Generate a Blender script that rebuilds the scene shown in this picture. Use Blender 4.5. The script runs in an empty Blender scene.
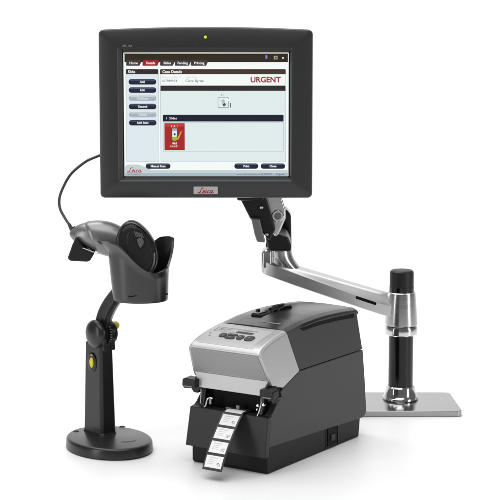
import bpy, bmesh, math, random
from mathutils import Vector, Matrix
from math import radians as R, sin, cos, pi

random.seed(4)
sc = bpy.context.scene
col = sc.collection
MM = 0.001

# ------------------------------------------------------------ camera, world, lamps, exposure
cd = bpy.data.cameras.new("camera")
cam = bpy.data.objects.new("camera", cd); col.objects.link(cam)
cam.location = (0, -2.96307, 0.77584)
cam.rotation_euler = (R(90 - 9), 0, 0)
cd.sensor_width = 36; cd.lens = 144; cd.clip_end = 60; cd.clip_start = 0.05
sc.camera = cam

world = bpy.data.worlds.new("World"); sc.world = world; world.use_nodes = True
bgn = world.node_tree.nodes["Background"]
bgn.inputs[0].default_value = (1, 1, 1, 1); bgn.inputs[1].default_value = 0.14

def area(name, loc, target, sx, sy, power, color=(1, 1, 1)):
    l = bpy.data.lights.new(name, 'AREA'); l.shape = 'RECTANGLE'; l.size = sx; l.size_y = sy
    l.energy = power; l.color = color
    o = bpy.data.objects.new(name, l); col.objects.link(o); o.location = loc
    o.rotation_euler = (Vector(target) - Vector(loc)).to_track_quat('-Z', 'Y').to_euler()
    return o
area("overhead_softbox", (-0.35, 0.1, 2.1), (0, 0.1, 0), 2.4, 1.8, 36)
area("left_softbox", (-1.55, -0.95, 0.58), (0, 0, 0.3), 0.36, 1.1, 6.5)
area("right_softbox", (1.75, -0.75, 0.58), (0.1, 0.1, 0.25), 0.36, 1.1, 7)
area("backdrop_softbox", (0, 0.9, 2.7), (0, 2.4, 0.4), 4.0, 1.0, 44)
area("front_floor_softbox", (0, -1.5, 2.3), (0, -0.45, 0.0), 2.4, 0.8, 15)

sc.view_settings.view_transform = 'Standard'
sc.view_settings.look = 'None'
sc.view_settings.exposure = 0.0
sc.view_settings.gamma = 1.0
sc.cycles.max_bounces = 8
sc.cycles.use_denoising = True

# ------------------------------------------------------------ materials
def mat(name, color, rough=0.5, metal=0.0, spec=0.5, coat=0.0, bump=0.0, bscale=900, var=0.0, vscale=6, stretch=None, rvar=0.0):
    m = bpy.data.materials.new(name); m.use_nodes = True
    nt = m.node_tree; b = nt.nodes["Principled BSDF"]
    b.inputs["Base Color"].default_value = (*color, 1)
    b.inputs["Roughness"].default_value = rough
    b.inputs["Metallic"].default_value = metal
    b.inputs["Specular IOR Level"].default_value = spec
    b.inputs["Coat Weight"].default_value = coat
    b.inputs["Coat Roughness"].default_value = 0.08
    tc = nt.nodes.new("ShaderNodeTexCoord")
    mp = nt.nodes.new("ShaderNodeMapping"); nt.links.new(tc.outputs["Object"], mp.inputs[0])
    if stretch: mp.inputs["Scale"].default_value = stretch
    if bump > 0:
        n = nt.nodes.new("ShaderNodeTexNoise"); n.inputs["Scale"].default_value = bscale; n.inputs["Detail"].default_value = 3
        nt.links.new(mp.outputs[0], n.inputs[0])
        bp = nt.nodes.new("ShaderNodeBump"); bp.inputs["Strength"].default_value = bump; bp.inputs["Distance"].default_value = 0.0004
        nt.links.new(n.outputs["Fac"], bp.inputs["Height"]); nt.links.new(bp.outputs[0], b.inputs["Normal"])
    if var > 0 or rvar > 0:
        n2 = nt.nodes.new("ShaderNodeTexNoise"); n2.inputs["Scale"].default_value = vscale; n2.inputs["Detail"].default_value = 5
        nt.links.new(mp.outputs[0], n2.inputs[0])
        if var > 0:
            cr = nt.nodes.new("ShaderNodeMix"); cr.data_type = 'RGBA'
            cr.inputs[6].default_value = (*[c * (1 - var) for c in color], 1)
            cr.inputs[7].default_value = (*[min(1, c * (1 + var)) for c in color], 1)
            nt.links.new(n2.outputs["Fac"], cr.inputs[0]); nt.links.new(cr.outputs[2], b.inputs["Base Color"])
        if rvar > 0:
            mr = nt.nodes.new("ShaderNodeMapRange")
            mr.inputs[3].default_value = rough - rvar; mr.inputs[4].default_value = rough + rvar
            nt.links.new(n2.outputs["Fac"], mr.inputs[0]); nt.links.new(mr.outputs[0], b.inputs["Roughness"])
    return m

def glow(name, color, strength=1.0, rough=0.35):
    m = bpy.data.materials.new(name); m.use_nodes = True
    b = m.node_tree.nodes["Principled BSDF"]
    b.inputs["Base Color"].default_value = (0.01, 0.01, 0.01, 1)
    b.inputs["Roughness"].default_value = rough
    b.inputs["Specular IOR Level"].default_value = 0.15
    b.inputs["Emission Color"].default_value = (*color, 1)
    b.inputs["Emission Strength"].default_value = strength
    return m
def srgb(r, g, b):
    f = lambda c: (c / 255 / 12.92) if c <= 10 else ((c / 255 + 0.055) / 1.055) ** 2.4
    return (f(r), f(g), f(b))

M = {}
M['floor'] = mat('white_backdrop_paper', (0.9, 0.9, 0.9), 0.42, spec=0.3, bump=0.02, bscale=60)
M['bezel'] = mat('charcoal_moulded_plastic', (0.026, 0.026, 0.027), 0.36, spec=0.45, bump=0.12, bscale=1800, var=0.05, vscale=30)
M['bezel_in'] = mat('bezel_inner_plastic', (0.055, 0.055, 0.055), 0.5, bump=0.08, bscale=1800)
M['housing'] = mat('monitor_housing_plastic', (0.03, 0.03, 0.03), 0.5, bump=0.1)
M['black'] = mat('black_plastic', (0.007, 0.007, 0.007), 0.36, spec=0.35, bump=0.10, bscale=1500, rvar=0.05, vscale=25)
M['blackgloss'] = mat('black_gloss', (0.003, 0.003, 0.003), 0.14, spec=0.4)
M['stand'] = mat('stand_charcoal_plastic', (0.016, 0.016, 0.016), 0.30, spec=0.5, bump=0.05, bscale=1400, rvar=0.06, vscale=18)
M['cup'] = mat('cup_satin_plastic', (0.013, 0.013, 0.013), 0.26, spec=0.8, bump=0.03, bscale=1400)
M['body'] = mat('printer_charcoal_plastic', (0.035, 0.035, 0.035), 0.42, spec=0.4, bump=0.3, bscale=1300, var=0.16, vscale=700, rvar=0.05)
M['bodyfront'] = mat('printer_front_plastic', (0.018, 0.018, 0.018), 0.40, spec=0.35, bump=0.25, bscale=1600, var=0.05, vscale=12)
M['base'] = mat('printer_base_plastic', (0.004, 0.004, 0.004), 0.45, spec=0.25, bump=0.2, bscale=1500)
M['lid'] = mat('printer_smoke_lid', (0.012, 0.012, 0.012), 0.22, spec=0.4, coat=0.0, rvar=0.03, vscale=8)
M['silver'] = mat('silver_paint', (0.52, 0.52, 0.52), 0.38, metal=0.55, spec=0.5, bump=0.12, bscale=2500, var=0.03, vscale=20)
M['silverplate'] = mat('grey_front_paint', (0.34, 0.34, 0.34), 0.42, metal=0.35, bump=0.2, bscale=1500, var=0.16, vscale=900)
M['silverlight'] = mat('light_silver_paint', (0.52, 0.52, 0.52), 0.4, metal=0.2, spec=0.5, bump=0.06, bscale=2500)
M['lcd'] = mat('display_glass', (0.36, 0.37, 0.36), 0.12, spec=0.6)
M['key'] = mat('rubber_key', (0.03, 0.03, 0.03), 0.45)
M['alu'] = mat('brushed_aluminium', (0.56, 0.56, 0.56), 0.24, metal=1.0, bump=0.10, bscale=300, stretch=(0.3, 1, 6), rvar=0.06, vscale=30)
M['aluh'] = mat('brushed_aluminium_arm', (0.62, 0.62, 0.62), 0.40, metal=1.0, bump=0.12, bscale=260, stretch=(0.3, 6, 6), rvar=0.07, vscale=30)
M['chrome'] = mat('polished_aluminium', (0.66, 0.66, 0.66), 0.12, metal=1.0, rvar=0.03, vscale=20)
M['plate'] = mat('plate_aluminium', (0.36, 0.36, 0.36), 0.16, metal=1.0, bump=0.05, bscale=200, stretch=(0.4, 5, 5), rvar=0.04, vscale=10)
M['steel'] = mat('spring_steel', (0.7, 0.7, 0.7), 0.2, metal=1.0)
M['greymetal'] = mat('grey_cast_cover', (0.22, 0.22, 0.22), 0.35, metal=0.4, bump=0.1)
M['gun'] = mat('scanner_grey_plastic', (0.22, 0.22, 0.22), 0.30, metal=0.5, spec=0.6, bump=0.12, bscale=1700, rvar=0.05, vscale=22)
M['rubber'] = mat('dark_rubber', (0.010, 0.010, 0.010), 0.42, spec=0.35, bump=0.2, bscale=1200)
M['trigger'] = mat('trigger_grey', (0.10, 0.10, 0.10), 0.3)
M['yellow'] = mat('yellow_plastic', (0.75, 0.60, 0.02), 0.4)
M['cable'] = mat('cable_jacket', (0.045, 0.045, 0.045), 0.4)
M['carrier'] = mat('strip_carrier', (0.045, 0.045, 0.045), 0.35, coat=0.3)
M['paper'] = mat('label_paper', (0.93, 0.93, 0.93), 0.5)
M['ink'] = mat('grey_ink', (0.25, 0.25, 0.25), 0.6)
M['inklight'] = mat('pale_ink', (0.62, 0.62, 0.62), 0.6)
M['badge'] = mat('badge_silver', (0.55, 0.55, 0.55), 0.3, metal=0.4)
M['red'] = mat('badge_red', (0.42, 0.012, 0.015), 0.4)
M['greytext'] = mat('grey_print', (0.24, 0.24, 0.24), 0.5)
M['led'] = glow('led_glow', srgb(225, 225, 20), 1.0)
M['slot'] = mat('slot_dark', (0.004, 0.004, 0.004), 0.6, spec=0.15)

# ------------------------------------------------------------ helpers (all coordinates in millimetres)
def tag(o, label=None, cat=None, group=None, kind=None):
    if label: o["label"] = label
    if cat: o["category"] = cat
    if group: o["group"] = group
    if kind: o["kind"] = kind
    return o
def thing(name, loc, label, cat, rz=0, group=None):
    o = bpy.data.objects.new(name, None); col.objects.link(o)
    o.location = Vector(loc) * MM; o.rotation_euler = (0, 0, rz); o.empty_display_size = .02
    return tag(o, label, cat, group)
def mk(name, verts, faces, m, parent=None, smooth=35, bevel=0, seg=3, bang=30, fmat=None, sub=0, solid=0, normals=True):
    me = bpy.data.meshes.new(name)
    me.from_pydata([tuple(Vector(v) * MM) for v in verts], [], faces)
    bm = bmesh.new(); bm.from_mesh(me)
    bmesh.ops.remove_doubles(bm, verts=bm.verts, dist=1e-7)
    if normals: bmesh.ops.recalc_face_normals(bm, faces=bm.faces)
    bm.to_mesh(me); bm.free()
    for x in (m if isinstance(m, (list, tuple)) else [m]): me.materials.append(x)
    if fmat:
        for p, k in zip(me.polygons, fmat): p.material_index = k
    o = bpy.data.objects.new(name, me); col.objects.link(o); o.parent = parent
    if smooth:
        me.shade_smooth()
        if not bevel: me.set_sharp_from_angle(angle=R(smooth))
    if solid:
        s = o.modifiers.new("s", 'SOLIDIFY'); s.thickness = solid * MM; s.offset = -1
    if bevel:
        b = o.modifiers.new("b", 'BEVEL'); b.width = bevel * MM; b.segments = seg; b.limit_method = 'ANGLE'; b.angle_limit = R(bang); b.harden_normals = True
    if sub:
        s = o.modifiers.new("u", 'SUBSURF'); s.levels = sub; s.render_levels = sub
    return o
class G:
    """collects verts and faces"""
    def __init__(s): s.v = []; s.f = []; s.m = []
    def add(s, v, f, mi=0):
        b = len(s.v); s.v += [tuple(p) for p in v]; s.f += [tuple(i + b for i in q) for q in f]; s.m += [mi] * len(f); return s
    def box(s, x0, x1, y0, y1, z0, z1, mi=0):
        return s.add([(x, y, z) for x in (x0, x1) for y in (y0, y1) for z in (z0, z1)],
                     [(0, 1, 3, 2), (4, 6, 7, 5), (0, 4, 5, 1), (2, 3, 7, 6), (0, 2, 6, 4), (1, 5, 7, 3)], mi)
    def prism(s, pts, fa, fb, mi=0):
        """fa, fb map a 2D point to the two 3D end positions"""
        n = len(pts)
        return s.add([fa(*p) for p in pts] + [fb(*p) for p in pts],
                     [tuple(range(n))[::-1], tuple(range(n, 2 * n))] + [(i, (i + 1) % n, n + (i + 1) % n, n + i) for i in range(n)], mi)
    def loft(s, rings, cap0=True, cap1=True, mi=0):
        n = len(rings[0]); v = [p for r in rings for p in r]; f = []
        for k in range(len(rings) - 1):
            for i in range(n):
                j = (i + 1) % n
                f.append((k * n + i, k * n + j, (k + 1) * n + j, (k + 1) * n + i))
        if cap0: f.append(tuple(range(n))[::-1])
        if cap1: f.append(tuple(range((len(rings) - 1) * n, len(rings) * n)))
        return s.add(v, f, mi)
    def cyl(s, p0, p1, r0, r1=None, n=40, mi=0):
        r1 = r0 if r1 is None else r1
        return s.lathe(p0, p1, [(0, r0), (1, r1)], n, mi)
    def lathe(s, p0, p1, prof, n=48, mi=0):
        """prof: (t along p0->p1, radius)"""
        p0 = Vector(p0); d = Vector(p1) - p0; q = d.to_track_quat('Z', 'Y')
        ex = q @ Vector((1, 0, 0)); ey = q @ Vector((0, 1, 0))
        return s.loft([[p0 + d * t + ex * (r * cos(2 * pi * i / n)) + ey * (r * sin(2 * pi * i / n)) for i in range(n)] for t, r in prof], mi=mi)
    def tube(s, pts, r, n=12, mi=0):
        pts = [Vector(p) for p in pts]; rings = []; up = Vector((0.3, 0.9, 0.2))
        rr = r if isinstance(r, (list, tuple)) else [r] * len(pts)
        for i, p in enumerate(pts):
            t = (pts[min(i + 1, len(pts) - 1)] - pts[max(i - 1, 0)]).normalized()
            a = t.cross(up).normalized(); b = t.cross(a).normalized()
            rings.append([p + a * rr[i] * cos(2 * pi * k / n) + b * rr[i] * sin(2 * pi * k / n) for k in range(n)])
        return s.loft(rings, mi=mi)
    def build(s, name, m, parent=None, **k):
        return mk(name, s.v, s.f, m, parent, fmat=s.m if isinstance(m, (list, tuple)) else None, **k)
def spline(P, n=8, closed=False):
    P = [Vector(p) for p in P]; out = []; N = len(P)
    for i in range(N if closed else N - 1):
        g = (lambda k: P[k % N]) if closed else (lambda k: P[max(0, min(N - 1, k))])
        a, b, c, d = g(i - 1), g(i), g(i + 1), g(i + 2)
        for k in range(n):
            t = k / n
            out.append(0.5 * ((2 * b) + (c - a) * t + (2 * a - 5 * b + 4 * c - d) * t * t + (3 * b - a - 3 * c + d) * t ** 3))
    if not closed: out.append(P[-1])
    return out
def rrect(x0, x1, z0, z1, r, n=6, bow=0):
    pts = []
    for cx, cz, a0 in ((x1 - r, z1 - r, 0), (x0 + r, z1 - r, 90), (x0 + r, z0 + r, 180), (x1 - r, z0 + r, 270)):
        for k in range(n + 1):
            a = R(a0 + 90 * k / n); pts.append((cx + r * cos(a), cz + r * sin(a)))
    if bow:   # subdivide the top edge and raise it in an arc
        i = n; a, b = pts[i], pts[i + 1]; w = (x1 - x0) / 2; mx = (x0 + x1) / 2
        ins = [(a[0] + (b[0] - a[0]) * k / 12, a[1]) for k in range(1, 12)]
        pts = pts[:i + 1] + ins + pts[i + 1:]
        pts = [(x, z + (bow * max(0, 1 - ((x - mx) / w) ** 2) if z > (z0 + z1) / 2 else 0)) for x, z in pts]
    return pts
_dg = None
def text_geo(s, size, align='LEFT', bold=0.0, extrude=0.0):
    """2D triangles of a line of text, size = cap height in mm"""
    c = bpy.data.curves.new('txt', 'FONT'); c.body = s; c.size = size / 0.7; c.align_x = align; c.offset = bold; c.resolution_u = 3; c.fill_mode = 'FRONT'
    o = bpy.data.objects.new('txt', c); col.objects.link(o)
    dg = bpy.context.evaluated_depsgraph_get(); me = bpy.data.meshes.new_from_object(o.evaluated_get(dg))
    v = [(p.co.x, p.co.y) for p in me.vertices]; f = [tuple(p.vertices) for p in me.polygons]
    bpy.data.objects.remove(o); bpy.data.curves.remove(c); bpy.data.meshes.remove(me)
    return v, f
def ribbon(pts, w):
    """2D stroke: a quad strip of half-width w(t)"""
    P = [Vector((p[0], p[1])) for p in pts]; v = []; f = []
    for i, p in enumerate(P):
        t = (P[min(i + 1, len(P) - 1)] - P[max(i - 1, 0)]).normalized(); nrm = Vector((-t.y, t.x))
        ww = w * (0.55 + 0.6 * abs(t.y))
        v += [tuple(p + nrm * ww), tuple(p - nrm * ww)]
    for i in range(len(P) - 1): f.append((2 * i, 2 * i + 1, 2 * i + 3, 2 * i + 2))
    return v, f
SCRIPT = [  # handwriting strokes of the red emblem
    [(0.98, 1.10), (1.06, 1.28), (0.94, 1.40), (0.76, 1.28), (0.64, 0.95), (0.54, 0.50), (0.42, 0.16), (0.20, 0.00), (0.02, 0.08), (0.08, 0.24), (0.34, 0.18), (0.62, 0.02), (0.92, 0.02), (1.10, 0.20)],
    [(1.14, 0.30), (1.34, 0.36), (1.52, 0.54), (1.46, 0.74), (1.28, 0.70), (1.16, 0.44), (1.20, 0.12), (1.38, 0.02), (1.62, 0.18)],
    [(1.84, 0.72), (1.74, 0.36), (1.74, 0.08), (1.88, 0.02), (2.06, 0.20)],
    [(2.54, 0.60), (2.42, 0.74), (2.24, 0.62), (2.14, 0.34), (2.20, 0.08), (2.38, 0.00), (2.64, 0.20)],
    [(3.20, 0.62), (3.02, 0.74), (2.82, 0.56), (2.74, 0.24), (2.84, 0.02), (3.02, 0.12), (3.16, 0.42)],
    [(3.26, 0.74), (3.16, 0.30), (3.20, 0.04), (3.36, 0.04), (3.56, 0.24)],
]
def script_geo(g, ox, oz, h, y, mi=0, w=0.085):
    k = h / 1.4
    for st in SCRIPT:
        v, f = ribbon([(p.x * 1.12, p.y) for p in spline([(a, b, 0) for a, b in st], 6)], w)
        g.add([(ox + a * k + b * k * .12, y, oz + b * k) for a, b in v], f, mi)
    v, f = ribbon([(2.14, 0.92), (2.19, 1.06)], 0.09)
    g.add([(ox + a * k, y, oz + b * k) for a, b in v], f, mi)

# ------------------------------------------------------------ the setting: a seamless white sweep
prof = [(-3600, 0), (1500, 0)] + [(1500 + 700 * sin(a), 700 - 700 * cos(a)) for a in [R(90 * k / 16) for k in range(1, 17)]] + [(2200, 3400)]
g = G(); n = len(prof)
g.add([(x, y, z) for y, z in prof for x in (-3200, 3200)], [(2 * i, 2 * i + 1, 2 * i + 3, 2 * i + 2) for i in range(n - 1)])
fl = g.build('floor', M['floor'], normals=True, smooth=60)
for p in fl.data.polygons: pass
tag(fl, kind='structure')

# ------------------------------------------------------------ touch monitor
mon = thing('touch_monitor', (-66.3, 40, 380), 'dark grey flat touch screen monitor showing the red URGENT case page', 'monitor')
def px(x): return (x - 206.25) * 1.515
def pz(y): return (198 - y) * 1.509
def ring(x0, y0, x1, y1, r, y, bow=0): return [(x, y, z) for x, z in rrect(px(x0), px(x1), pz(y1), pz(y0), r, 6, bow)]
BW = 4.2
g = G()
g.loft([ring(103, 33, 309.5, 195.5, 6, 26, BW), ring(100.6, 30.6, 312, 198, 7, 20, BW), ring(100.4, 30.4, 312.2, 198.2, 7, 4, BW), ring(101.2, 31.2, 311.4, 197.4, 6.5, 1.2, BW), ring(103, 33, 309.6, 195.6, 6, 0, BW),
        ring(117.6, 46.2, 293.4, 182.4, 3, -4.5, 0.1), ring(119.0, 47.6, 292.0, 181.0, 2.5, -4.5, 0.1), ring(120.2, 48.8, 291.0, 179.8, 2, -3.2, 0.1),
        ring(123.6, 51.8, 289.4, 177.5, 1, 4.6, 0.1), ring(125.0, 53.1, 288.0, 176.1, 1, 5.8, 0.1)], cap0=True, cap1=False)
bez = g.build('bezel', M['bezel'], mon, smooth=28)
g = G()
g.loft([ring(108, 40, 305, 190, 8, 25.9), ring(112, 44, 301, 186, 10, 44), ring(130, 60, 283, 176, 14, 52)])
g.build('rear_housing', M['housing'], mon, smooth=30)
g = G(); n_ = len(rrect(0, 1, 0, 1, .1, 6, .1))
a0 = ring(123.7, 51.9, 289.3, 177.4, 1, 4.4, .1); a1 = ring(125.2, 53.3, 287.8, 175.9, 1, 5.2, .1)
g.add(a0 + a1, [(i, (i + 1) % n_, n_ + (i + 1) % n_, n_ + i) for i in range(n_)]); g.build('screen_gasket', M['slot'], mon)
# status lamp, model lettering and badge
g = G(); c0 = (px(206), -1.6, pz(37.2)); g.lathe(c0, (c0[0], c0[1] - 1.6, c0[2]), [(0, 2.2), (.6, 2.1), (1, 1.2)], 20)
g.build('status_light', M['led'], mon)
g = G(); g.lathe(c0, (c0[0], c0[1] - 1.2, c0[2]), [(0, 3.0), (.8, 3.0), (1, 2.5)], 24)
# dark socket ring round the lamp
v, f = text_geo('AFL-12A', 2.9, bold=.08)
g2 = G(); g2.add([(px(124) + a, -5.3, pz(46.6) + b) for a, b in v], f)
t = g2.build('model_lettering', M['greytext'], mon, smooth=0, normals=False)
g = G(); g.prism(rrect(px(193.8), px(217.8), pz(193.8), pz(186.2), .8, 3), lambda x, z: (x, 1.0, z), lambda x, z: (x, -4.3, z))
badge = g.build('badge', M['badge'], mon, bevel=.3, seg=2)
g = G(); script_geo(g, px(198.0), pz(192.9), 8.4, -4.45, w=0.10)
g.build('badge_script', M['red'], badge, smooth=0, normals=False)

# screen
C = dict(bg=(228, 238, 238), title=(46, 37, 27), cream=(176, 170, 150), tab=(62, 54, 54), red=(158, 26, 30), white=(243, 248, 247), panel=(220, 232, 237),
         edge=(176, 190, 196), head=(46, 38, 42), brown=(66, 50, 42), navy=(22, 22, 44), btn=(24, 30, 52), btnhi=(70, 80, 104), pale=(164, 180, 188), palehi=(196, 208, 212),
         txt=(240, 240, 240), palet=(214, 222, 226), dark=(70, 76, 84), urgent=(158, 40, 46), foot=(166, 184, 196), foot2=(196, 208, 212), tile=(168, 34, 34), tile2=(196, 60, 56),
         logo=(176, 44, 62), slide=(226, 232, 246), yel=(196, 196, 40), grn=(150, 190, 60), blu=(120, 120, 210), main=(223, 235, 235))
SM = {k: glow('screen_' + k, srgb(*v), 1.0) for k, v in C.items()}
Y0 = 4.9
scr = None
class UI:
    def __init__(s, layer): s.g = G(); s.ms = []; s.y = Y0 - .22 * layer
    def mi(s, k):
        if k not in s.ms: s.ms.append(k)
        return s.ms.index(k)
    def rect(s, x0, y0, x1, y1, k, r=0.0, dy=0.0):
        pts = rrect(px(x0), px(x1), pz(y1), pz(y0), max(.02, r * 1.5), 5 if r else 1)
        s.g.add([(a, s.y - dy, b) for a, b in pts], [tuple(range(len(pts)))], s.mi(k)); return s
    def poly(s, pts, k, dy=0.0):
        s.g.add([(px(a), s.y - dy, pz(b)) for a, b in pts], [tuple(range(len(pts)))], s.mi(k)); return s
    def text(s, t, x, y, h, k, align='LEFT', bold=0.0, dy=0.1):
        v, f = text_geo(t, h * 1.51, align, bold)
        s.g.add([(px(x) + a, s.y - dy, pz(y) + b) for a, b in v], f, s.mi(k)); return s
    def frame(s, x0, y0, x1, y1, k, w=.35, dy=0.05):
        for a in ((x0, y0, x1, y0 + w), (x0, y1 - w, x1, y1), (x0, y0 + w, x0 + w, y1 - w), (x1 - w, y0 + w, x1, y1 - w)): s.rect(*a, k, 0, dy)
        return s
    def build(s, name): return s.g.build(name, [SM[k] for k in s.ms], scr, smooth=0, normals=False)
g = G(); g.box(px(124.4), px(288.6), Y0, Y0 + 1.5, pz(176.7), pz(52.6))
scr = g.build('screen', SM['white'], mon, smooth=0)
UI(1).rect(125.2, 53.2, 287.6, 54.1, 'cream').rect(125.2, 54.1, 126.1, 62, 'cream').rect(126.1, 54.1, 287.6, 62.3, 'title')\
    .rect(265.2, 55.2, 267.2, 59, 'blu', .8, .1).rect(273.6, 56, 277.2, 59.4, 'cream', 0, .1).rect(274.5, 57, 276.3, 58.6, 'title', 0, .15)\
    .text('x', 281.8, 59, 2.6, 'txt', bold=.1).build('title_bar')
tabs = [('Home', 127.2, 142.6, 'tab'), ('Details', 143.4, 160.2, 'red'), ('Slides', 160.8, 175.6, 'tab'), ('Pending', 175.4, 191.6, 'tab'), ('Printing', 191.2, 208.6, 'tab')]
for i, (t, a, b, k) in enumerate(tabs):
    u = UI(2 + .5 * (i % 2)); u.poly([(a + .6, 60.0), (b - 1.4, 60.0), (b, 61.4), (b - 1.8, 65.4), (b - 2.4, 65.9), (a + .8, 65.9), (a, 65.0)], k)
    u.text(t, (a + b) / 2 - .2, 64.2, 2.3, 'txt', 'CENTER', .12, .15); u.build('menu_tab')
# side panel with its six buttons
UI(1).rect(126.8, 69.2, 159.4, 161.6, 'panel', 1).frame(126.8, 74, 159.4, 161.6, 'edge', .4).rect(127, 69.2, 159.2, 74.2, 'head', 1, .1).rect(127, 72.4, 159.2, 74.2, 'head', 0, .15)\
    .text('Slide', 129, 73.1, 2.7, 'txt', bold=.18, dy=.25).build('side_panel')
def button(t, x0, x1, yc, on=True):
    u = UI(3); u.rect(x0, yc - 2.75, x1, yc + 2.75, 'btn' if on else 'pale', 2.6)
    u.rect(x0 + 1.2, yc - 2.3, x1 - 1.2, yc - 1.1, 'btnhi' if on else 'palehi', .5, .06)
    u.text(t, (x0 + x1) / 2, yc + 1.05, 2.1, 'txt' if on else 'palet', 'CENTER', .16, .15); u.build('screen_button')
for t, y, on in (('Add', 81.8, 1), ('Edit', 90, 1), ('Duplicate', 98.2, 0), ('Unused', 106.4, 1), ('Delete', 114.5, 0), ('Add Stain', 122.6, 1)): button(t, 129.6, 157, y, on)
button('Manual Scan', 146, 170.6, 166.2); button('Print', 234.4, 258.2, 166.2); button('Close', 260.8, 285, 166.2)
# case panel
UI(1).rect(160.8, 69.2, 285.6, 162, 'main', 1).frame(160.8, 74, 285.6, 162, 'edge', .4).rect(160.9, 69.2, 285.4, 74.2, 'brown', 1, .1).rect(160.9, 72.4, 285.4, 74.2, 'brown', 0, .15)\
    .text('Case Details', 163, 73.1, 2.7, 'txt', bold=.18, dy=.25).rect(161.2, 74.4, 285.2, 84.8, 'white', 0, .1)\
    .text('Accession Number ID', 162.4, 78.0, 1.5, 'edge', dy=.2).text('107989993', 162.4, 82.0, 2.4, 'dark', dy=.2, bold=.02).text('Patient Name', 186, 78.0, 1.5, 'edge', dy=.2)\
    .text('Clare Byrne', 186, 82.0, 2.6, 'dark', dy=.2, bold=.02).build('case_panel')
UI(3).text('URGENT', 250.4, 82.2, 5.35, 'urgent', bold=.36).build('urgent_notice')
UI(2).rect(161.2, 85.6, 285.2, 90.8, 'head', 1).rect(161.2, 88, 285.2, 90.8, 'head', 0, .05).build('divider_bar')
UI(2).text('1:1', 221, 96.0, 2.2, 'dark').frame(218.0, 97.4, 228.6, 107.6, 'dark', .5).poly([(221.5, 100.2), (224.2, 98.9), (225.4, 102.2), (222.4, 104)], 'edge', .08)\
    .poly([(222.6, 104.2), (225.2, 102.6), (226.2, 105.0), (223.8, 106.4)], 'dark', .1).poly([(225.4, 98.3), (230.4, 98.9), (229.6, 101.2), (226, 101.4)], 'white', .12)\
    .text('1', 228.9, 107.4, 4.6, 'dark', bold=.2).build('block_icon')
UI(2).rect(163.4, 114.6, 283.4, 121.4, 'navy', 1).rect(163.4, 117, 283.4, 121.4, 'navy', 0, .05).text('1  Slides', 166, 119.2, 2.4, 'txt', bold=.05).build('slide_bar')
UI(2).frame(163.4, 122.2, 283.4, 151.6, 'edge', .4).build('slide_frame')
UI(3).rect(164.8, 123.0, 185, 150.2, 'tile', .4).rect(165.6, 123.6, 184.2, 126.4, 'tile2', .4, .05)\
    .text('1 A 1', 174.8, 127.2, 2.2, 'txt', 'CENTER', .03).rect(172.6, 128.4, 177.2, 139.8, 'slide', .4, .1).rect(172.6, 128.4, 177.2, 131, 'pale', 0, .15)\
    .poly([(172.6, 137.0), (177.2, 136.4), (178.2, 139.6), (175, 140.8), (172.4, 139.8)], 'grn', .18).poly([(177.8, 138.4), (181.2, 131.2), (182.0, 131.6), (178.8, 139.2)], 'yel', .2)\
    .poly([(174, 133), (176.2, 133.6), (175.6, 135.4), (174.2, 135.2)], 'navy', .2)\
    .text('H&E', 174.8, 144.2, 2.0, 'txt', 'CENTER', .06).text('Liver01', 174.8, 147.0, 1.9, 'txt', 'CENTER', .04).build('slide_tile')
UI(1).rect(125.2, 170.2, 287.8, 173.2, 'foot2').rect(125.2, 173.2, 287.8, 176.2, 'foot').poly([(125.2, 166.4), (128, 164.8), (138, 164.6), (146, 167.2), (153, 170.8), (125.2, 170.8)], 'foot2', .05)\
    .text('Licensed by Lab Systems  LIVE SESSION', 237, 175.0, 1.5, 'dark', dy=.15).text('Logout', 276, 175.2, 2.1, 'dark', dy=.15).build('footer_bar')
u = UI(3); script_geo(u.g, px(127.6), pz(172.6), 7.6, u.y, u.mi('logo'), .10); u.text('MICROSYSTEMS', 128.0, 175.2, 1.2, 'dark'); u.build('footer_emblem')

# ------------------------------------------------------------ monitor arm with its stand
AX, AY = 250.5, 290
arm = thing('monitor_arm', (AX, AY, 0), 'brushed aluminium monitor arm on a black pole with silver foot plate behind the printer', 'monitor arm')
def A(x, y, z): return (x - AX, y - AY, z)
g = G()
foot = [(165, 202), (346, 202), (338, 336), (165, 336)]
fr = []
cs = [(165, 202), (345, 202), (337, 337), (165, 337)]
def round_poly(P, r, n=6):
    out = []; N = len(P)
    for i in range(N):
        p = Vector(P[i]); a = (Vector(P[i - 1]) - p).normalized(); b = (Vector(P[(i + 1) % N]) - p).normalized()
        p0 = p + a * r; p1 = p + b * r
        for k in range(n + 1):
            t = k / n; out.append(tuple(p0 * (1 - t) ** 2 + p * 2 * t * (1 - t) + p1 * t * t))
    return out
g.prism(round_poly(cs, 12), lambda x, y: A(x, y, 0.3), lambda x, y: A(x, y, 10))
g.build('foot_plate', M['plate'], arm, bevel=1.2, seg=3)
L = lambda prof: [(z, r) for z, r in prof]
def lathe(name, prof, m, x=AX, y=AY, smooth=30, n=64):
    z0, z1 = prof[0][0], prof[-1][0]
    g = G(); g.lathe(A(x, y, z0), A(x, y, z1), [((z - z0) / (z1 - z0), r) for z, r in prof], n)
    return g.build(name, m, arm, smooth=smooth)
lathe('pole_flange', [(10.1, 29), (11.5, 30), (14, 29.5), (16, 27.5), (25, 25), (31, 24), (33, 22), (33.1, 21)], M['chrome'])
lathe('pole', [(10.2, 20.4), (200, 20.4)], M['blackgloss'])
lathe('lower_ring', [(119, 22), (119.5, 25.6), (121, 27), (131, 27.4), (133.5, 26.6), (134.5, 25), (134.6, 22)], M['chrome'])
col_ = lathe('collar', [(135.2, 22), (135.3, 26), (137, 27.2), (140, 27), (186, 23.4), (190, 22.8), (191.2, 21.4), (191.3, 20.5)], M['alu'])
lathe('pole_cap', [(190, 19.8), (222, 19.8), (225, 19.2), (227, 17.2), (227.6, 14), (228, 4)], M['rubber'])
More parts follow.
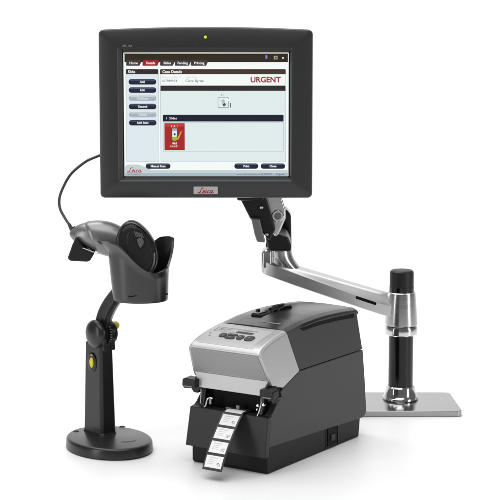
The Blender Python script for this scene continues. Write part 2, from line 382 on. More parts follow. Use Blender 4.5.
# the sloping arm, tapered, with a ridge along its front
def sec(x, zb, h, w, top):
    r = [A(x, AY - w, zb + 1.5), A(x, AY - w + 2, zb), A(x, AY + w - 2, zb), A(x, AY + w, zb + 2), A(x, AY + w, zb + h * .7)]
    for k in range(1, 11):
        a = pi * k / 11; cx = AY + 1
        r.append(A(x, cx + (w - 1.5) * cos(a) * (.96 + .04 * sin(a)), zb + h * .95 + (top + 1) * sin(a) ** .85))
    return r + [A(x, AY - w + 1.0, zb + h + .4), A(x, AY - w, zb + h - .6)]
rings = []
for x, zb, h, w, tp in ((18.8, 229, 17, 10, 1), (19.8, 226, 19.5, 16, 2), (23, 223.4, 21.3, 21, 2.5), (28, 221.2, 22, 24, 3), (41, 216.8, 21.6, 25.5, 5), (50, 213.4, 21.6, 25.5, 7), (75, 204.2, 21.5, 25, 9.5), (120, 188.4, 20.5, 23, 13), (170, 171, 19.5, 21, 16), (212, 157, 19, 21, 18), (240, 148, 19, 16, 19)):
    rings.append(sec(x, zb, h, w, tp))
g = G(); g.loft(rings); a_ = g.build('extension_arm', M['aluh'], arm, bevel=.8, seg=2, bang=25)
g = G()
sl = [(174, 183.5), (206.5, 172.4), (207.8, 175.4), (207, 177.4), (175, 188), (173.4, 186)]
g.prism(sl, lambda x, z: A(x, AY - 17.0, z - .5), lambda x, z: A(x, AY - 21.6, z - .5)); g.build('cable_slot', M['slot'], a_)
lathe('arm_elbow', [(222, 20), (240, 20.6), (262, 20.2), (265, 19.6), (266.5, 18), (266.6, 8)], M['alu'], x=48)
g = G(); g.prism([(18.9, 232), (18.9, 256), (20.5, 262), (25, 264.5), (36, 264.5), (36, 232)], lambda x, z: A(x, AY - 23, z), lambda x, z: A(x, AY + 14, z)); g.build('elbow_lobe', M['alu'], a_, bevel=4.5, seg=5)
# flare where the arm leaves the elbow
g = G(); rings = []
for z, dx, tl in ((259, .1, 0), (254, .5, .02), (250, 1.4, .08), (247, 2.8, .16), (244, 5, .25), (241.5, 8, .32), (238, 12, .36), (231, 16, .38)):
    rings.append([A(48 + dx + (20.7 + dx) * cos(a), AY + (20.8 if z > 242 else 20) * sin(a), z + 1 - tl * (dx + (20.7 + dx) * cos(a))) for a in [2 * pi * i / 56 for i in range(56)]])
g.loft(rings); g.build('elbow_flare', M['alu'], arm, smooth=60)
# spring head: black knuckle, silver link, grey cover and the black plate behind the monitor
g = G()
g.prism([(25, 268), (67, 268), (68, 274), (67, 322), (60, 331), (44, 336), (30, 300)], lambda x, z: A(x, 266, z), lambda x, z: A(x, 310, z))
kn = g.build('knuckle', M['blackgloss'], arm, bevel=3)
g = G(); g.cyl(A(46, 290, 266.7), A(46, 290, 272), 18, 20); g.build('knuckle_washer', M['slot'], kn)
g = G()
lk = [(12, 388), (42, 388), (51, 362), (56, 346), (56, 333), (51, 321), (45, 307), (40, 303), (36, 309), (33, 318), (24, 346)]
g.prism(lk, lambda x, z: A(x, 150, z), lambda x, z: A(x, 172, z))
lk_ = g.build('spring_link', M['alu'], arm, bevel=3, seg=3)
g = G(); g.lathe(A(43.5, 150.5, 337), A(43.5, 147.6, 337), [(0, 9.5), (.7, 9.5), (1, 8.4)], 36); hb = g.build('pivot_boss', M['chrome'], lk_)
g = G(); g.cyl(A(43.5, 148.5, 337), A(43.5, 147.2, 337), 6, 5.6, 32); g.build('pivot_screw', M['greymetal'], hb)
g = G()
g.prism([(30, 318), (42, 306), (60, 300), (66, 286), (66, 276), (30, 276), (24, 300)], lambda x, z: A(x, 176, z), lambda x, z: A(x, 268.5, z)); g.build('spring_housing', M['black'], arm, bevel=4)
g = G()
g.prism([(1.5, 338), (15, 337), (18.5, 322), (24, 299), (11, 300), (7, 312)], lambda x, z: A(x, 119, z), lambda x, z: A(x, 134, z)); g.build('side_cover', M['greymetal'], arm, bevel=2.5)
g = G()
g.prism([(-18, 372), (20, 384), (30, 352), (40, 318), (30, 300), (16, 318), (0, 336)], lambda x, z: A(x, 128, z), lambda x, z: A(x, 149, z)); g.build('tilt_bracket', M['black'], arm, bevel=3)
g = G(); g.prism(rrect(-50, 50, 420, 520, 6), lambda x, z: A(x - 66, 92.5, z), lambda x, z: A(x - 66, 98, z))
g.box(*[v for v in (-90 - AX, 20 - AX, 98 - AY, 128 - AY, 400, 470)])
g.build('mounting_plate', M['black'], arm)
g = G(); g.prism([(-20, 366), (22, 366), (10, 430), (-24, 430)], lambda x, z: A(x, 112, z), lambda x, z: A(x, 140, z)); g.build('tilt_arm', M['black'], arm, bevel=3)
# small bright bolts on the bracket
for x, z in ((18, 354), (26, 311)):
    g = G(); g.lathe(A(x, 127.8, z), A(x, 125, z), [(0, 2.6), (.8, 2.6), (1, 1.6)], 16); g.build('bolt', M['steel'], arm)

# ------------------------------------------------------------ label printer
O = (-87.12, -76.47, 0)
W = 135
pr = thing('label_printer', O, 'charcoal and silver desktop printer feeding out a strip of white labels', 'printer', R(-33))
# base
base_side = [(3, 0.4), (266, 0.4), (270, 29), (270, 40), (0, 46), (0, 4)]
g = G(); g.prism(base_side, lambda y, z: (1.5, y, z), lambda y, z: (W - 1.5, y, z))
bs = g.build('base', M['base'], pr, bevel=1.5)
g = G(); g.box(W - 1.4, W - .2, 170, 198, 5, 33); sw = g.build('switch_recess', M['slot'], bs)
g = G(); g.box(W - .3, W + 1.2, 178, 190, 12, 22); g.build('power_switch', M['black'], sw, bevel=.5)
for y in (166, 201):
    g = G(); g.box(W - 1.5, W - .6, y, y + 1.6, 3, 33); g.build('seam_rib', M['black'], bs)
# lower body with the mouth cut out
low = [(0, 40), (0, 84), (6, 85.8), (13, 90), (22, 99), (32, 112), (40, 121), (86, 138.1), (274, 136.9), (281, 90), (287, 37), (283, 31), (274, 28.8)]
g = G()
g.prism(low, lambda y, z: (0, y, z), lambda y, z: (11, y, z)); g.prism(low, lambda y, z: (W - 11, y, z), lambda y, z: (W, y, z))
mid = [(0, 40), (0, 78), (24, 78), (30, 108), (44, 122.5)] + low[7:]
nm = len(mid); g.add([(11, y, z) for y, z in mid] + [(W - 11, y, z) for y, z in mid], [(i, (i + 1) % nm, nm + (i + 1) % nm, nm + i) for i in range(nm)])
body = g.build('lower_body', M['body'], pr, smooth=20)
bv = body.modifiers.new('b', 'BEVEL'); bv.width = 1.2 * MM; bv.segments = 3; bv.limit_method = 'ANGLE'; bv.angle_limit = R(20); bv.harden_normals = True
# front panel hanging in front of the base
g = G()
g.add([(-4.5, -9, 27), (W + .5, -9, 26), (W + .5, 1.2, 26), (-4.5, 1.2, 27), (-.8, -1.5, 85), (W + .8, -1.5, 84.6), (W + .8, 10.5, 86.2), (-.8, 10.5, 86.6)],
      [(0, 1, 2, 3), (4, 7, 6, 5), (0, 4, 5, 1), (1, 5, 6, 2), (2, 6, 7, 3), (3, 7, 4, 0)])
fp = g.build('front_panel', M['bodyfront'], pr, bevel=1.3)
# dark insides of the mouth
g = G(); g.box(11.2, W - 11.2, 22.2, 23.8, 78, 124); g.build('mouth_back', M['slot'], pr, smooth=0)
g = G(); g.box(12, W - 12, 11.5, 21, 79, 84.6); ti = g.build('tear_bar', M['black'], pr, bevel=.8)
for x, w in ((56, 9), (74, 6)):
    g = G(); g.box(x, x + w, 8, 11, 86.4, 94 if w == 6 else 89); g.build('paper_guide', M['greymetal'], pr, bevel=.6)
def wire(pts, r=.9, name='spring_clip'):
    g = G(); g.tube(spline(pts, 6), r, 10); return g.build(name, M['steel'], pr)
wire([(14, 6, 112), (14.2, 5, 100), (14.5, 4, 90)], .7, 'guide_pin')
wire([(22, 2, 86), (25, 2, 89), (26.5, 3, 97), (30, 4, 100.5), (36, 4, 100)], 1.3)
wire([(122, 3, 118), (122.5, 0, 104), (120.6, -1, 94), (117, -1, 85.5)], 1.0)
for x, y, z, r in ((113, 8, 99, 2.4), (126.6, 2, 103, 2.4), (112, 8, 93, 1.8)):
    g = G(); g.lathe((x, y, z), (x, y - 3, z), [(0, r), (.7, r), (1, r * .6)], 20); g.build('screw', M['steel'], pr)
g = G(); g.box(30, 34, 2.5, 5.5, 91, 99); g.build('spring_seat', M['greymetal'], pr, bevel=.5)
for s, x in ((1, 12.5), (-1, W - 20)):
    g = G(); g.prism([(5, 86), (20, 86), (20, 118), (12, 116)], lambda y, z: (x, y, z), lambda y, z: (x + 7, y, z)); g.build('mouth_bracket', M['black'], pr, bevel=1)
# silver front cover
def hull(name, pts, m, parent, **k):
    bm = bmesh.new()
    for p in pts: bm.verts.new(Vector(p))
    bmesh.ops.convex_hull(bm, input=bm.verts)
    bmesh.ops.dissolve_limit(bm, angle_limit=R(1), verts=bm.verts, edges=bm.edges)
    bm.verts.ensure_lookup_table(); v = [tuple(q.co) for q in bm.verts]; f = [[q.index for q in fc.verts] for fc in bm.faces]; bm.free()
    return mk(name, v, f, m, parent, **k)
ZS = [(-14, 179), (-10, 183.2), (-4, 187.2), (4, 190.6), (13, 193.4), (30, 197.0), (47, 199.8), (60, 201.8), (110, 207.4), (150, 209), (184, 208.6), (230, 206.2), (278, 201.8)]
def ztop(y):
    for (a, b), (c, d) in zip(ZS, ZS[1:]):
        if y <= c: return b + (d - b) * (y - a) / (c - a)
    return ZS[-1][1]
def T(z): return .125 * max(0, z - 137) - .6      # the upper shell tapers inwards
ZS[7] = (62, 202)
pts = []
for y, z in ZS[:8]:
    xl = T(z - 4); pts += [(xl + 4.5, y, z), (W - xl - 4.5, y, z), (xl, y + 1.0, z - 4), (W - xl, y + 1.0, z - 4)]
for y, z in ((6, 137), (10, 129.5), (40, 121.6), (86.4, 138.8)):
    pts += [(T(z), y, z), (W - T(z), y, z)]
cov = hull('silver_cover', pts, M['silver'], pr, bevel=1.6, seg=3, bang=22)
g = G()
g.add([(12, 4, 114), (122, 4, 114), (122, 40, 118), (12, 40, 118), (3, 4.5, 137.5), (W - 3, 4.5, 137.5), (W - 3, 40, 140), (3, 40, 140)],
      [(0, 3, 2, 1), (4, 5, 6, 7), (0, 1, 5, 4), (1, 2, 6, 5), (2, 3, 7, 6), (3, 0, 4, 7)])
g.build('lower_strip', M['silver'], cov, bevel=1.2)
def drape(name, poly, h, m, parent, sink=1.5, **k):
    """slab with a polygonal outline lying on the curved top, h above it"""
    g = G(); g.prism(poly, lambda x, y: (x, y, ztop(y) - sink), lambda x, y: (x, y, ztop(y) + h)); return g.build(name, m, parent, **k)
def strip_on_top(name, x0, x1, y0, y1, h, m, parent, n=10, inset=0, **k):
    g = G(); rings = []
    for i in range(n + 1):
        y = y0 + (y1 - y0) * i / n; rings.append([(x0, y, ztop(y) - 1.5), (x1, y, ztop(y) - 1.5), (x1, y, ztop(y) + h), (x0, y, ztop(y) + h)])
    g.loft(rings); return g.build(name, m, parent, **k)
g = G()
def fy(z): return -14 + 20 * (175 - z) / 38 + .2      # the overhanging front of the cover
fpl = [(9.5, 176.5), (W - 9.5, 176.5), (W - 4, 139), (4, 139)]
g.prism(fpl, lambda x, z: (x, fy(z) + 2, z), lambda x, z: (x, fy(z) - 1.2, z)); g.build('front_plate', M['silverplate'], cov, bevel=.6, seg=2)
cp = strip_on_top('control_panel', 17, 113, -8, 50, .7, M['silverlight'], cov, bevel=.5, seg=2)
drape('display_window', [(24, 27), (90, 27), (90, 41), (24, 41)], 1.1, M['lcd'], cp, smooth=0)
drape('display_frame', [(23.2, 40.8), (90.4, 40.8), (90.4, 42), (23.2, 42)], 1.25, M['greytext'], cp, smooth=0)
drape('display_frame', [(22.6, 26.5), (23.8, 26.5), (23.8, 41.6), (22.6, 41.6)], 1.2, M['greytext'], cp, smooth=0)
drape('display_bar', [(61, 28), (89, 27.2), (89, 33), (62, 33.6)], 1.5, M['key'], cp, smooth=0)
def key(xc, yc, rx, ry):
    pts = [(xc + rx * (abs(cos(a)) ** .7) * (1 if cos(a) > 0 else -1), yc + ry * (abs(sin(a)) ** .7) * (1 if sin(a) > 0 else -1)) for a in [2 * pi * i / 28 for i in range(28)]]
    drape('key', pts, 2.2, M['key'], cp, bevel=.6, seg=2)
for k in ((47.5, 14.5, 5.6, 6.4), (62, 18.6, 8.4, 3.4), (62, 9.6, 8.4, 3.8), (78, 13.8, 5.6, 6.6), (94, 14, 7.4, 7.6)): key(*k)
for x, y in ((23, 17.5), (27, 9.5)):
    pts = [(x + 1.5 * cos(a), y + 2 * sin(a)) for a in [2 * pi * i / 14 for i in range(14)]]; drape('indicator_light', pts, 1.0, M['greytext'], cp, smooth=0)
    drape('indicator_line', [(x + 3, y - .5), (x + 15, y - .5), (x + 15, y + .6), (x + 3, y + .6)], .9, M['inklight'], cp, smooth=0)
for x0_, x1_, y_ in ((29, 47, 36), (29, 40, 31.5), (66, 84, 38)):
    drape('display_print', [(x0_, y_), (x1_, y_), (x1_, y_ + 1.2), (x0_, y_ + 1.2)], 1.3, M['greytext'], cp, smooth=0)
for x_, y_ in ((47.5, 14.5), (62, 18.6), (62, 9.6), (78, 13.8), (94, 14)):
    drape('key_mark', [(x_ - 1.6, y_ - .8), (x_ + 1.6, y_ - .8), (x_ + 1.6, y_ + .8), (x_ - 1.6, y_ + .8)], 2.35, M['greytext'], cp, smooth=0)
# upper body and smoked lid
up = [(63.8, 198.5), (87.6, 139.0), (273.6, 137.9), (267.5, 197.6), (230, 200.8), (184, 203), (150, 203.6), (110, 202.4), (84, 201)]
g = G(); g.prism(up, lambda y, z: (1 + T(z), y, z), lambda y, z: (W - 1 - T(z), y, z)); ub = g.build('upper_body', M['body'], pr, bevel=1.2)
g = G()
slot = [(100, 199.2), (150, 200.6), (200, 199.2), (258, 196), (258, 190), (200, 193.6), (150, 195.2), (108, 194.2)]
g.prism(slot, lambda y, z: (W - 3 - T(z), y, z), lambda y, z: (W - .5 - T(z), y, z)); g.build('grip_slot', M['slot'], ub)
g = G(); rings = []
for y in [62.6 + (272 - 62.6) * i / 22 for i in range(23)]:
    z = ztop(y); s = [(x + 6.4 if x < W / 2 - 9 else (x - 6.4 if x > W / 2 + 9 else x), q) for x, q in [(1.6, -9), (1.6, -6.5), (3.5, -3.6), (9, -.8), (12, 0), (30, .9), (W / 2, 1.5), (W - 30, .9), (W - 12, 0), (W - 9, -.8), (W - 3.5, -3.6), (W - 1.6, -6.5), (W - 1.6, -9)]]
    rings.append([(x, y, z + dz) for x, dz in s])
g.loft(rings); lid = g.build('lid', M['lid'], pr, smooth=24)
for x in (9.4, W - 16.4):
    g = G(); r_ = []
    for y in [64 + 202 * i / 22 for i in range(23)]:
        z = ztop(y); xa, xb = (x, x + 7) if x > 50 else (x, x + 7); za, zb = (-.55, -2.7) if x > 50 else (-2.7, -.55)
        r_.append([(xa, y, z + za - .6), (xb, y, z + zb - 1.2), (xb, y, z + zb + .1), (xa, y, z + za + .5)])
    g.loft(r_); g.build('lid_trim', M['blackgloss'], lid, smooth=24)
# faint oval emblem on the lid
drape('emblem_ring', [(70 + 7 * cos(a), 84 + 6 * sin(a)) for a in [2 * pi * i / 24 for i in range(24)]], 1.7, M['greytext'], lid, smooth=0)
drape('emblem_disc', [(70 + 5.2 * cos(a), 84 + 4.2 * sin(a)) for a in [2 * pi * i / 24 for i in range(24)]], 1.9, M['lid'], lid, smooth=0)
drape('emblem_line', [(82, 82), (104, 82), (104, 85), (82, 85)], 1.6, M['greytext'], lid, smooth=0)
# lid latch
g = G(); g.box(38, 56, 104, 180, 206, 210.4); lt = g.build('lid_latch', M['slot'], lid, bevel=1.6)
g = G(); g.prism([(146, 207), (150, 213.6), (166, 215.6), (184, 214.5), (190, 207)], lambda y, z: (40, y, z), lambda y, z: (60, y, z)); ll = g.build('latch_lever', M['blackgloss'], lt, bevel=1.6)
g = G(); g.prism([(158, 214), (162, 216.6), (178, 216.2), (182, 214)], lambda y, z: (45, y, z), lambda y, z: (50, y, z)); g.build('lever_rib', M['black'], ll, bevel=.5)
g = G(); g.prism([(104, 207), (110, 211.6), (132, 212), (138, 207)], lambda y, z: (36, y, z), lambda y, z: (48, y, z)); g.build('latch_lever', M['blackgloss'], lt, bevel=1.2)
g = G(); g.prism([(120, 208), (126, 214.6), (130, 214.6), (133, 208)], lambda y, z: (33.5, y, z), lambda y, z: (37.5, y, z)); g.build('latch_tooth', M['blackgloss'], lt, bevel=.6)
g = G(); g.prism([(134, 209), (138, 213), (146, 213.4), (148, 209)], lambda y, z: (51, y, z), lambda y, z: (57, y, z)); g.build('latch_tooth', M['blackgloss'], lt, bevel=.6)
# side latches gripping the silver cover
def latch(side):
    f = (lambda x: x) if side < 0 else (lambda x: W - x)
    g = G()
    g.prism([(-12, 128.5), (-6, 131), (11.5, 129.5), (11.5, 117.5), (-9, 115), (-12.5, 119)], lambda x, z: (f(x), -6, z - 3), lambda x, z: (f(x), 10, z - 2))
    l = g.build('side_latch', M['black'], pr, bevel=1.6)
    g = G(); g.prism([(-10, 112), (-4, 127), (8, 127), (10, 110), (5, 103), (-3, 103)], lambda x, z: (f(x), 10.1, z), lambda x, z: (f(x), 24, z)); g.build('latch_arm', M['blackgloss'], l, bevel=2)
    g = G(); g.box(min(f(-9), f(6)), max(f(-9), f(6)), -7.0, -5.6, 115, 116.6); g.build('latch_ridge', M['greymetal'], l, bevel=.4)
latch(-1); latch(1)

# ------------------------------------------------------------ strip of labels leaving the mouth
st = thing('label_strip', O, 'dark strip carrying five white labels curling out of the printer mouth', 'label strip', R(-33))
path = spline([(0, 16, 88.2), (0, 4, 88.2), (0, -4, 87.4), (0, -13, 81), (0, -29, 65), (0, -45, 48), (0, -60, 30), (0, -70, 15)], 10)
S = [0]
for a, b in zip(path, path[1:]): S.append(S[-1] + (b - a).length)
def at(s):
    s = max(0, min(S[-1] - 1e-6, s))
    for i in range(len(S) - 1):
        if s <= S[i + 1]: t = (s - S[i]) / (S[i + 1] - S[i]); return path[i].lerp(path[i + 1], t)
    return path[-1]
def nrm(s):
    t = (at(s + 1) - at(s - 1)).normalized(); return Vector((0, t.z, -t.y)) * -1
X0, SW = 61.5, 34
def lean(s): return X0 + .002 * s * s * .2
def patch(name, s0, s1, u0, u1, h, m, parent, th=.5, n=10):
    g = G(); rings = []
    for i in range(n + 1):
        s = s0 + (s1 - s0) * i / n; p = at(s); q = nrm(s); x = lean(s)
        rings.append([Vector((x + u0, 0, 0)) + p + q * h, Vector((x + u1, 0, 0)) + p + q * h, Vector((x + u1, 0, 0)) + p + q * (h - th), Vector((x + u0, 0, 0)) + p + q * (h - th)])
    g.loft(rings); return g.build(name, m, parent, smooth=30)
if nrm(60).y > 0: _o = nrm; nrm = lambda s: -_o(s)
patch('carrier', 0, S[-1] - .1, 0, SW, 0, M['carrier'], st, .6, 50)
L0 = 8.0; pitch = (S[-1] - L0 - 1.5) / 4.75
for k in range(5):
    s0 = L0 + (k - .25) * pitch + (2 if k else 8); s1 = L0 + (k + .75) * pitch - 2.6
    lb = patch('label', s0, s1, 2.7, SW - 2.7, .25, M['paper'], st, .2, 8)
    d = s1 - s0
    if k:
        for j, (a, u0, u1) in enumerate(((.14, 7, 22), (.34, 7, 18), (.50, 7, 17), (.66, 7, 17))):
            patch('print_line', s0 + d * a, s0 + d * (a + (.05 if j else .07)), u0, u1, .32, M['inklight'], lb, .05, 2)
    for j in range(3):
        for i in range(3):
            if (i + j + k) % 3 and k: patch('print_mark', s0 + d * (.54 + .10 * j), s0 + d * (.61 + .10 * j), 22.5 + 2.1 * i, 24.2 + 2.1 * i, .32, M['ink'], lb, .05, 1)

# ------------------------------------------------------------ scanner stand
sd = thing('scanner_stand', (-218, 12, 0), 'black scanner stand with round base, bent neck, open cup and yellow button', 'scanner stand')
SX, SY = -218, 12
def B(x, y, z): return (x - SX, y - SY, z)
def oval(cx, cy, a, b, rot, z, n=72):
    return [B(cx + a * cos(t) * cos(rot) - b * sin(t) * sin(rot), cy + a * cos(t) * sin(rot) + b * sin(t) * cos(rot), z) for t in [2 * pi * i / n for i in range(n)]]
g = G(); rr = R(30)
g.loft([oval(-214.5, 3, a, b, rr, z) for a, b, z in ((60.5, 77.5, .4), (62.5, 79.5, 2), (62, 79, 13), (61, 78, 15.6), (59.4, 76.4, 17), (57, 74, 17.6))])
bd = g.build('base', M['stand'], sd, smooth=40)
for x, y in ((-268, 38), (-199, 68)):
    g = G(); g.loft([oval(x, y, 4.6, 4.6, 0, 17.3, 20), oval(x, y, 4.2, 4.2, 0, 18.0, 20)]); g.build('screw_hole', M['slot'], bd)
g = G(); g.loft([oval(-184, -22, 13, 5.5, R(25), 17.3, 36), oval(-184, -22, 12.6, 5.2, R(25), 18.0, 36)]); g.build('oval_emblem', M['greymetal'], bd)
g = G(); g.loft([oval(-184, -22, 11.6, 4.4, R(25), 17.7, 36), oval(-184, -22, 11.6, 4.4, R(25), 18.3, 36)]); g.build('emblem_face', M['stand'], bd)
# column
P1, P2, P3, P4 = Vector((-258, 47)), Vector((-227, 10)), Vector((-204, 27)), Vector((-236, 63))
cen = (P1 + P2 + P3 + P4) / 4
def foot_ring(s, z, off=(0, 0), cut=.16):
    q = [cen + (p - cen) * s + Vector(off) for p in (P1, P2, P3, P4)]; out = []
    for i in range(4):
        p = q[i]; a = q[i - 1]; b = q[(i + 1) % 4]; out += [p + (a - p).normalized() * 4.0 * s, p + (b - p).normalized() * 4.0 * s]
    return [B(p.x, p.y, z) for p in out]
g = G(); g.loft([foot_ring(1.10, 17.2), foot_ring(1.02, 20), foot_ring(1, 24), foot_ring(.86, 148), foot_ring(.85, 158)])
cl = g.build('column', M['stand'], sd, bevel=1.2, seg=3, bang=20)
nv = Vector((-(P2 - P1).y * -1, (P2 - P1).x * -1)).normalized()
if nv.x > 0: nv = -nv
nv3 = Vector((nv.x, nv.y, 0)); ed = Vector(((P2 - P1).normalized().x, (P2 - P1).normalized().y, 0))
# yellow release button on the broad face
fc = (P1 + P2) / 2; k = .86 + (148 - 128) / 124 * .14; fcz = cen + (fc - cen) * k
bc = Vector((fcz.x, fcz.y, 128)) - Vector((SX, SY, 0)) + ed * 0.5
def disc(c, ax, uz, ru, rv, h, name, m, parent, dome=0):
    u = ax.cross(Vector((0, 0, 1))).normalized(); v = Vector((0, 0, 1)); g = G(); rings = []
    for s, d in ((1.0, -2), (1.0, h * .6), (.9, h), (.55, h + dome * .8), (.12, h + dome)):
        rings.append([c + ax * d + u * ru * s * cos(t) + v * rv * s * sin(t) for t in [2 * pi * i / 40 for i in range(40)]])
    g.loft(rings); return g.build(name, m, parent, smooth=50)
rg = disc(bc, nv3, 0, 11.5, 15.5, 1.2, 'button_surround', M['blackgloss'], cl)
disc(bc + nv3 * 1.0, nv3, 0, 4.6, 8, 1.6, 'release_button', M['yellow'], cl, .8)
disc(bc + nv3 * .4 + Vector((0, 0, 11.5)), nv3, 0, 4.2, 1.8, 1.2, 'button_gloss_plate', M['greymetal'], cl)
# joint
jc = Vector((-224.5, 33, 173)) - Vector((SX, SY, 0)); v3 = -nv3
def axl(name, a, b, prof, m, parent=sd, n=48):
    g = G(); g.lathe(jc + v3 * a, jc + v3 * b, prof, n); return g.build(name, m, parent, smooth=40)
axl('joint_core', -12, 12, [(0, 16), (1, 16)], M['slot'])
axl('joint_dome', -10, -24, [(0, 20), (.1, 22), (.35, 22), (.6, 20), (.8, 15.5), (.93, 9.5), (1, 3)], M['stand'])
axl('tooth_ring', 3, 12, [(0, 17), (.1, 18.6), (.9, 18.6), (1, 17.4)], M['black'])
g = G()
for i in range(28):
    a = 2 * pi * i / 28; u = v3.cross(Vector((0, 0, 1))).normalized()
    c = jc + v3 * 1.0 + (u * cos(a) + Vector((0, 0, 1)) * sin(a)) * 18.2; g.cyl(c, c + v3 * 3, 1.1, 1.0, 6)
g.build('tooth_row', M['greymetal'], sd)
axl('outer_dome', 12.2, 20, [(0, 18), (.4, 17.4), (.8, 13), (1, 6)], M['stand'])
g = G(); kc = jc + v3 * 22 + Vector((2, -4, 10)); g.lathe(kc - v3 * 6, kc + v3 * 4, [(0, 6.5), (.7, 6.5), (1, 4.6)], 32); g.build('yellow_knob', M['yellow'], sd)
g = G()
yk = [(-20, 148), (20, 148), (19, 166), (10, 176), (-10, 176), (-19, 166)]
u_ = v3.cross(Vector((0, 0, 1))).normalized()
for d0, d1 in ((-11, -4), (4.2, 11)):
    g.prism([(a, z) for a, z in yk], lambda a, z: Vector((jc.x, jc.y, z)) + u_ * a * .85 + v3 * d0, lambda a, z: Vector((jc.x, jc.y, z)) + u_ * a * .85 + v3 * d1)
g.build('joint_yoke', M['stand'], cl, bevel=1.5)
# neck
nk = spline([(-226, 33, 172), (-224, 32, 190), (-219, 30, 206), (-209, 26, 224), (-194, 20, 242), (-176, 12, 254)], 6)
g = G(); rings = []
for i, p in enumerate(nk):
    t = (nk[min(i + 1, len(nk) - 1)] - nk[max(i - 1, 0)]).normalized(); d = Vector((0.25, 1, 0)).normalized(); s = t.cross(d).normalized(); d = s.cross(t).normalized()
    w = 11.5 - 1.2 * abs(i / len(nk) - .4); h = 9
    rings.append([Vector(B(*(p + s * a * w + d * b * h))) for a, b in ((-1, -.55), (-.8, -1), (-.25, -.62), (.25, -.62), (.8, -1), (1, -.55), (1, .8), (.8, 1), (-.8, 1), (-1, .8))])
g.loft(rings); g.build('neck', M['stand'], sd, bevel=.8, seg=2, bang=25)
# cup, its rim rising to the left and to a wing at the right rear
KX, KY = -165, 4
rimpts = [(-10, 284), (0, 296), (11, 319), (22, 324), (40, 322.5), (58, 320), (70, 308), (90, 298), (130, 300), (160, 312), (180, 319.5), (205, 322), (228, 321.5), (243, 313.5), (256, 300.5), (269, 287.5), (284, 279), (300, 275.5), (315, 276), (332, 279), (350, 284)]
def rimz(a):
    return sum(rimz0(a + d) for d in (-9, -6, -3, 0, 3, 6, 9)) / 7
def rimz0(a):
    a = (a + 10) % 360 - 10
    for (p, q), (r, s) in zip(rimpts, rimpts[1:]):
        if p <= a <= r:
            t = (a - p) / (r - p); t = t * t * (3 - 2 * t) * .5 + t * .5; return q + (s - q) * t
    return 284
n = 192; rings = []
for k in range(21):
    t = k / 20; ring_ = []
    for i in range(n):
        a = 360 * i / n; top_ = rimz(a); z = 232 + (top_ - 232) * t
        hh = (z - 232) / 90; flare = max(0, t - .80) * 5
        left = max(0, -cos(R(a))); right = max(0, cos(R(a)))
        rx = 41.5 + 8.5 * hh * left + 3.0 * hh * right + flare ** 1.5 * (15 * left ** .75 + .6) + right * max(0, z - 276) / 46 * 8.5
        ry = 33 + 5 * hh + flare ** 1.5 * (3.5 + 3 * left)
        c, s = cos(R(a)), sin(R(a)); ex = .94
        ring_.append(B(KX + rx * (abs(c) ** ex) * (1 if c > 0 else -1), KY + ry * (abs(s) ** ex) * (1 if s > 0 else -1), z))
    rings.append(ring_)
inner = [[B(SX + KX - SX + (p[0] + SX - KX) * .93, KY + (p[1] + SY - KY) * .92, p[2] + (.6 if k else 0)) for p in rings[k]] for k in range(20, -1, -1)]
inner = [[(p[0], p[1], max(p[2], 238)) for p in r] for r in inner]
bot = [[B(KX + (p[0] + SX - KX) * .955, KY + (p[1] + SY - KY) * .955, 229.5) for p in rings[0]], [B(KX + (p[0] + SX - KX) * .985, KY + (p[1] + SY - KY) * .985, 230.3) for p in rings[0]]]
g = G(); g.loft(bot + rings + inner, cap0=True, cap1=True)
cup = g.build('cup', M['cup'], sd, smooth=50)
g = G(); g.tube([B(KX - 17 + 1.6 * i, KY - 33.6 + .02 * i, 240.5 + .03 * i * i) for i in range(9)], .7, 8); g.build('vent_slit', M['slot'], cup)
g = G(); g.box(*[v for v in (KX + 38.2 - SX, KX + 41.8 - SX, KY - 14 - SY, KY - 11 - SY, 240, 242)]); g.build('vent_slit', M['slot'], cup)

# ------------------------------------------------------------ hand-held scanner in the cup, with its cable
hs = thing('barcode_scanner', (-200, 20, 300), 'grey handheld barcode scanner resting in the cup with a curved cable', 'barcode scanner')
def H(x, y, z): return (x + 200, y - 20, z - 300)
key_ = [(-270, 40, 318.5, 7, 7), (-266, 40, 321, 11, 12), (-258, 38, 323, 15, 16.5), (-246, 36, 323.5, 18.5, 20.5), (-232, 34, 321.5, 20.5, 24.5), (-217, 32, 317.5, 21, 26.5), (-203, 31, 312, 20, 25), (-190, 29.5, 305, 18, 22), (-178, 28, 297, 15, 19), (-168, 26, 288, 12, 14)]
ks = spline([Vector(k[:3]) for k in key_], 5); kr = spline([Vector((k[3], k[4], 0)) for k in key_], 5)
def gun_rings(i0, i1, grow=0.0, n=48):
    out = []
    for i in range(i0, i1):
        p = ks[i]; t = (ks[min(i + 1, len(ks) - 1)] - ks[max(i - 1, 0)]).normalized()
        s = t.cross(Vector((0, 0, 1))).normalized(); u = s.cross(t).normalized()
        out.append([H(*(p + s * (kr[i].x + grow) * cos(a) + u * (kr[i].y + grow) * (sin(a) if sin(a) > 0 else sin(a) * .88))) for a in [2 * pi * j / n for j in range(n)]])
    return out
g = G(); g.loft(gun_rings(0, len(ks))); gb = g.build('body', M['gun'], hs, smooth=60)
# upper shell: starts at the curved seam
i0 = 13; rg_ = []
full = gun_rings(0, len(ks), 1.1)
n = 48; g = G(); rows = []
for i in range(8, 40):
    rows.append(full[i])
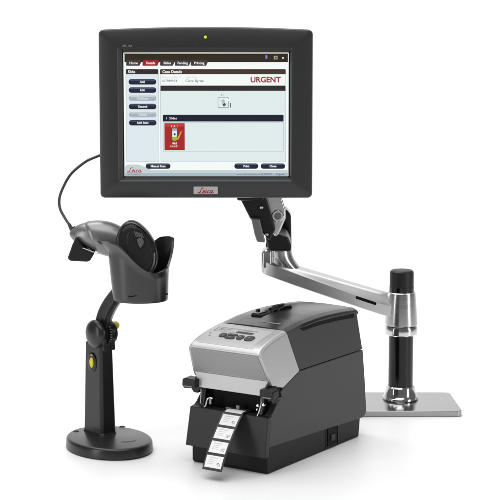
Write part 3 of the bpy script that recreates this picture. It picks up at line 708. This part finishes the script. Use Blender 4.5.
# seam shaped by shifting the first ring along the body with height
def shell_pt(j, f):
    f = max(0, min(len(full) - 1.001, f)); k = int(f); a, b = Vector(full[k][j]), Vector(full[k + 1][j]); return a.lerp(b, f - k)
shell = []
for q in range(26):
    r = []
    for j in range(n):
        a = 2 * pi * j / n; s = 13.5 + 7.5 * (1 - sin(a)) ** 1.0 * .6
        f = s + (40 - s) * q / 25; p = shell_pt(j, f)
        if q == 0: c = Vector(H(*ks[int(f)])); p = c + (p - c) * .94
        r.append(p)
    shell.append(r)
g.loft(shell, False, False); g.build('upper_shell', M['gun'], gb, smooth=60)
# cable boot and cable
g = G(); g.tube([H(-264, 42, 322), H(-268, 43, 327), H(-272, 44, 333.5), H(-275.5, 45, 340)], [5.5, 4.6, 3.2, 2.4], 16); g.build('cable_boot', M['cable'], hs)
g = G(); g.tube([H(-263, 39, 331), H(-266, 38, 334), H(-268, 38, 336)], [4, 3.6, 2], 14); g.build('strain_clip', M['rubber'], hs)
cab = [(-275, 45, 339), (-282, 50, 348.5), (-289.5, 56, 362), (-290.5, 62, 377), (-285, 68, 393), (-273, 72, 413), (-252, 76, 430.5), (-236, 78, 438), (-224, 80, 442), (-205, 80, 447), (-186, 79, 450)]
g = G(); g.tube([H(*p) for p in spline(cab, 8)], 2.1, 12); g.build('cable', M['cable'], hs, smooth=60)
# dark grip foot under the rear end
g = G(); g.prism([(-262, 324), (-268, 312), (-275.5, 291), (-272, 287), (-245, 285.5), (-241, 288), (-234, 300), (-244, 303), (-251, 308)], lambda x, z: H(x, 16, z), lambda x, z: H(x, 52, z))
g.build('rear_foot', M['rubber'], hs, bevel=3, seg=4)
g = G(); g.tube([H(*p) for p in spline([(-252, 15.5, 307), (-240, 10.5, 303.5), (-228, 4, 300)], 5)], [.7] * 11, 10); g.build('grip_line', M['silver'], hs, smooth=60)
# nose: a dark egg-shaped disc standing in the cup
egg = [(-201, 318), (-199, 331), (-192, 344), (-181, 351), (-170, 349.5), (-159, 342), (-149, 331), (-141, 317), (-137, 300), (-140, 282), (-152, 266), (-172, 262), (-190, 272), (-200, 292)]
E2 = [(p.x, p.y) for p in spline([(a, b, 0) for a, b in egg], 5, True)]
ecx, ecz = -171, 308
def er(s, y, dx=0, dz=0): return [H(ecx + dx + (x - ecx) * s, y - 14 + s * ((z - ecz) * .22 + (x - ecx) * -.06), ecz + dz + (z - ecz) * s) for x, z in E2]
g = G(); g.loft([er(.90, 24), er(.97, 20), er(1, 12), er(1.0, 6), er(.985, 1.5), er(.955, -.6), er(.92, -1), er(.895, .3), er(.86, 1.6), er(.6, 1.2), er(.2, .8)])
nz = g.build('nose', M['cup'], hs, smooth=50)
# inner raised plate and trigger
def plate(name, poly, y0, y1, m, parent, **k):
    y0 -= 14; y1 -= 14
    g = G(); g.prism(poly, lambda x, z: H(x, y0 + (z - ecz) * .22 + (x - ecx) * -.06, z), lambda x, z: H(x, y1 + (z - ecz) * .22 + (x - ecx) * -.06, z)); return g.build(name, m, parent, **k)
inn = [(p.x, p.y) for p in spline([(-184, 326, 0), (-177, 341, 0), (-166, 340, 0), (-155, 328, 0), (-147, 312, 0), (-146, 292, 0), (-156, 276, 0), (-172, 280, 0), (-182, 300, 0)], 4, True)]
plate('nose_plate', inn, 2.5, -.2, M['cup'], nz, bevel=.8)
tr = [(p.x, p.y) for p in spline([(-176, 337, 0), (-169, 341.5, 0), (-160, 337, 0), (-156.5, 329, 0), (-158.5, 321, 0), (-163.5, 314, 0), (-168.5, 320, 0), (-173.5, 328, 0)], 4, True)]
tg = plate('trigger', tr, 1, -2.6, M['rubber'], nz, bevel=1.4)
for i in range(5):
    x = -171 + i * 2.6; z = 333 - i * .4
    g = G(); g.tube([H(x - 1.8, -17.4 + (z + 3 - ecz) * .22 + (x - ecx) * -.06, z + 4 - i * .5), H(x + 1.6, -17.4 + (z - 3 - ecz) * .22 + (x - ecx) * -.06, z - 4.5)], .75, 8); g.build('trigger_ridge', M['gun'], tg)
plate('trigger_thumb', [(p.x, p.y) for p in spline([(-168, 325, 0), (-161, 326, 0), (-158.5, 320, 0), (-163, 312.5, 0), (-166.5, 317, 0)], 4, True)], -2.5, -4.2, M['trigger'], tg, bevel=1)
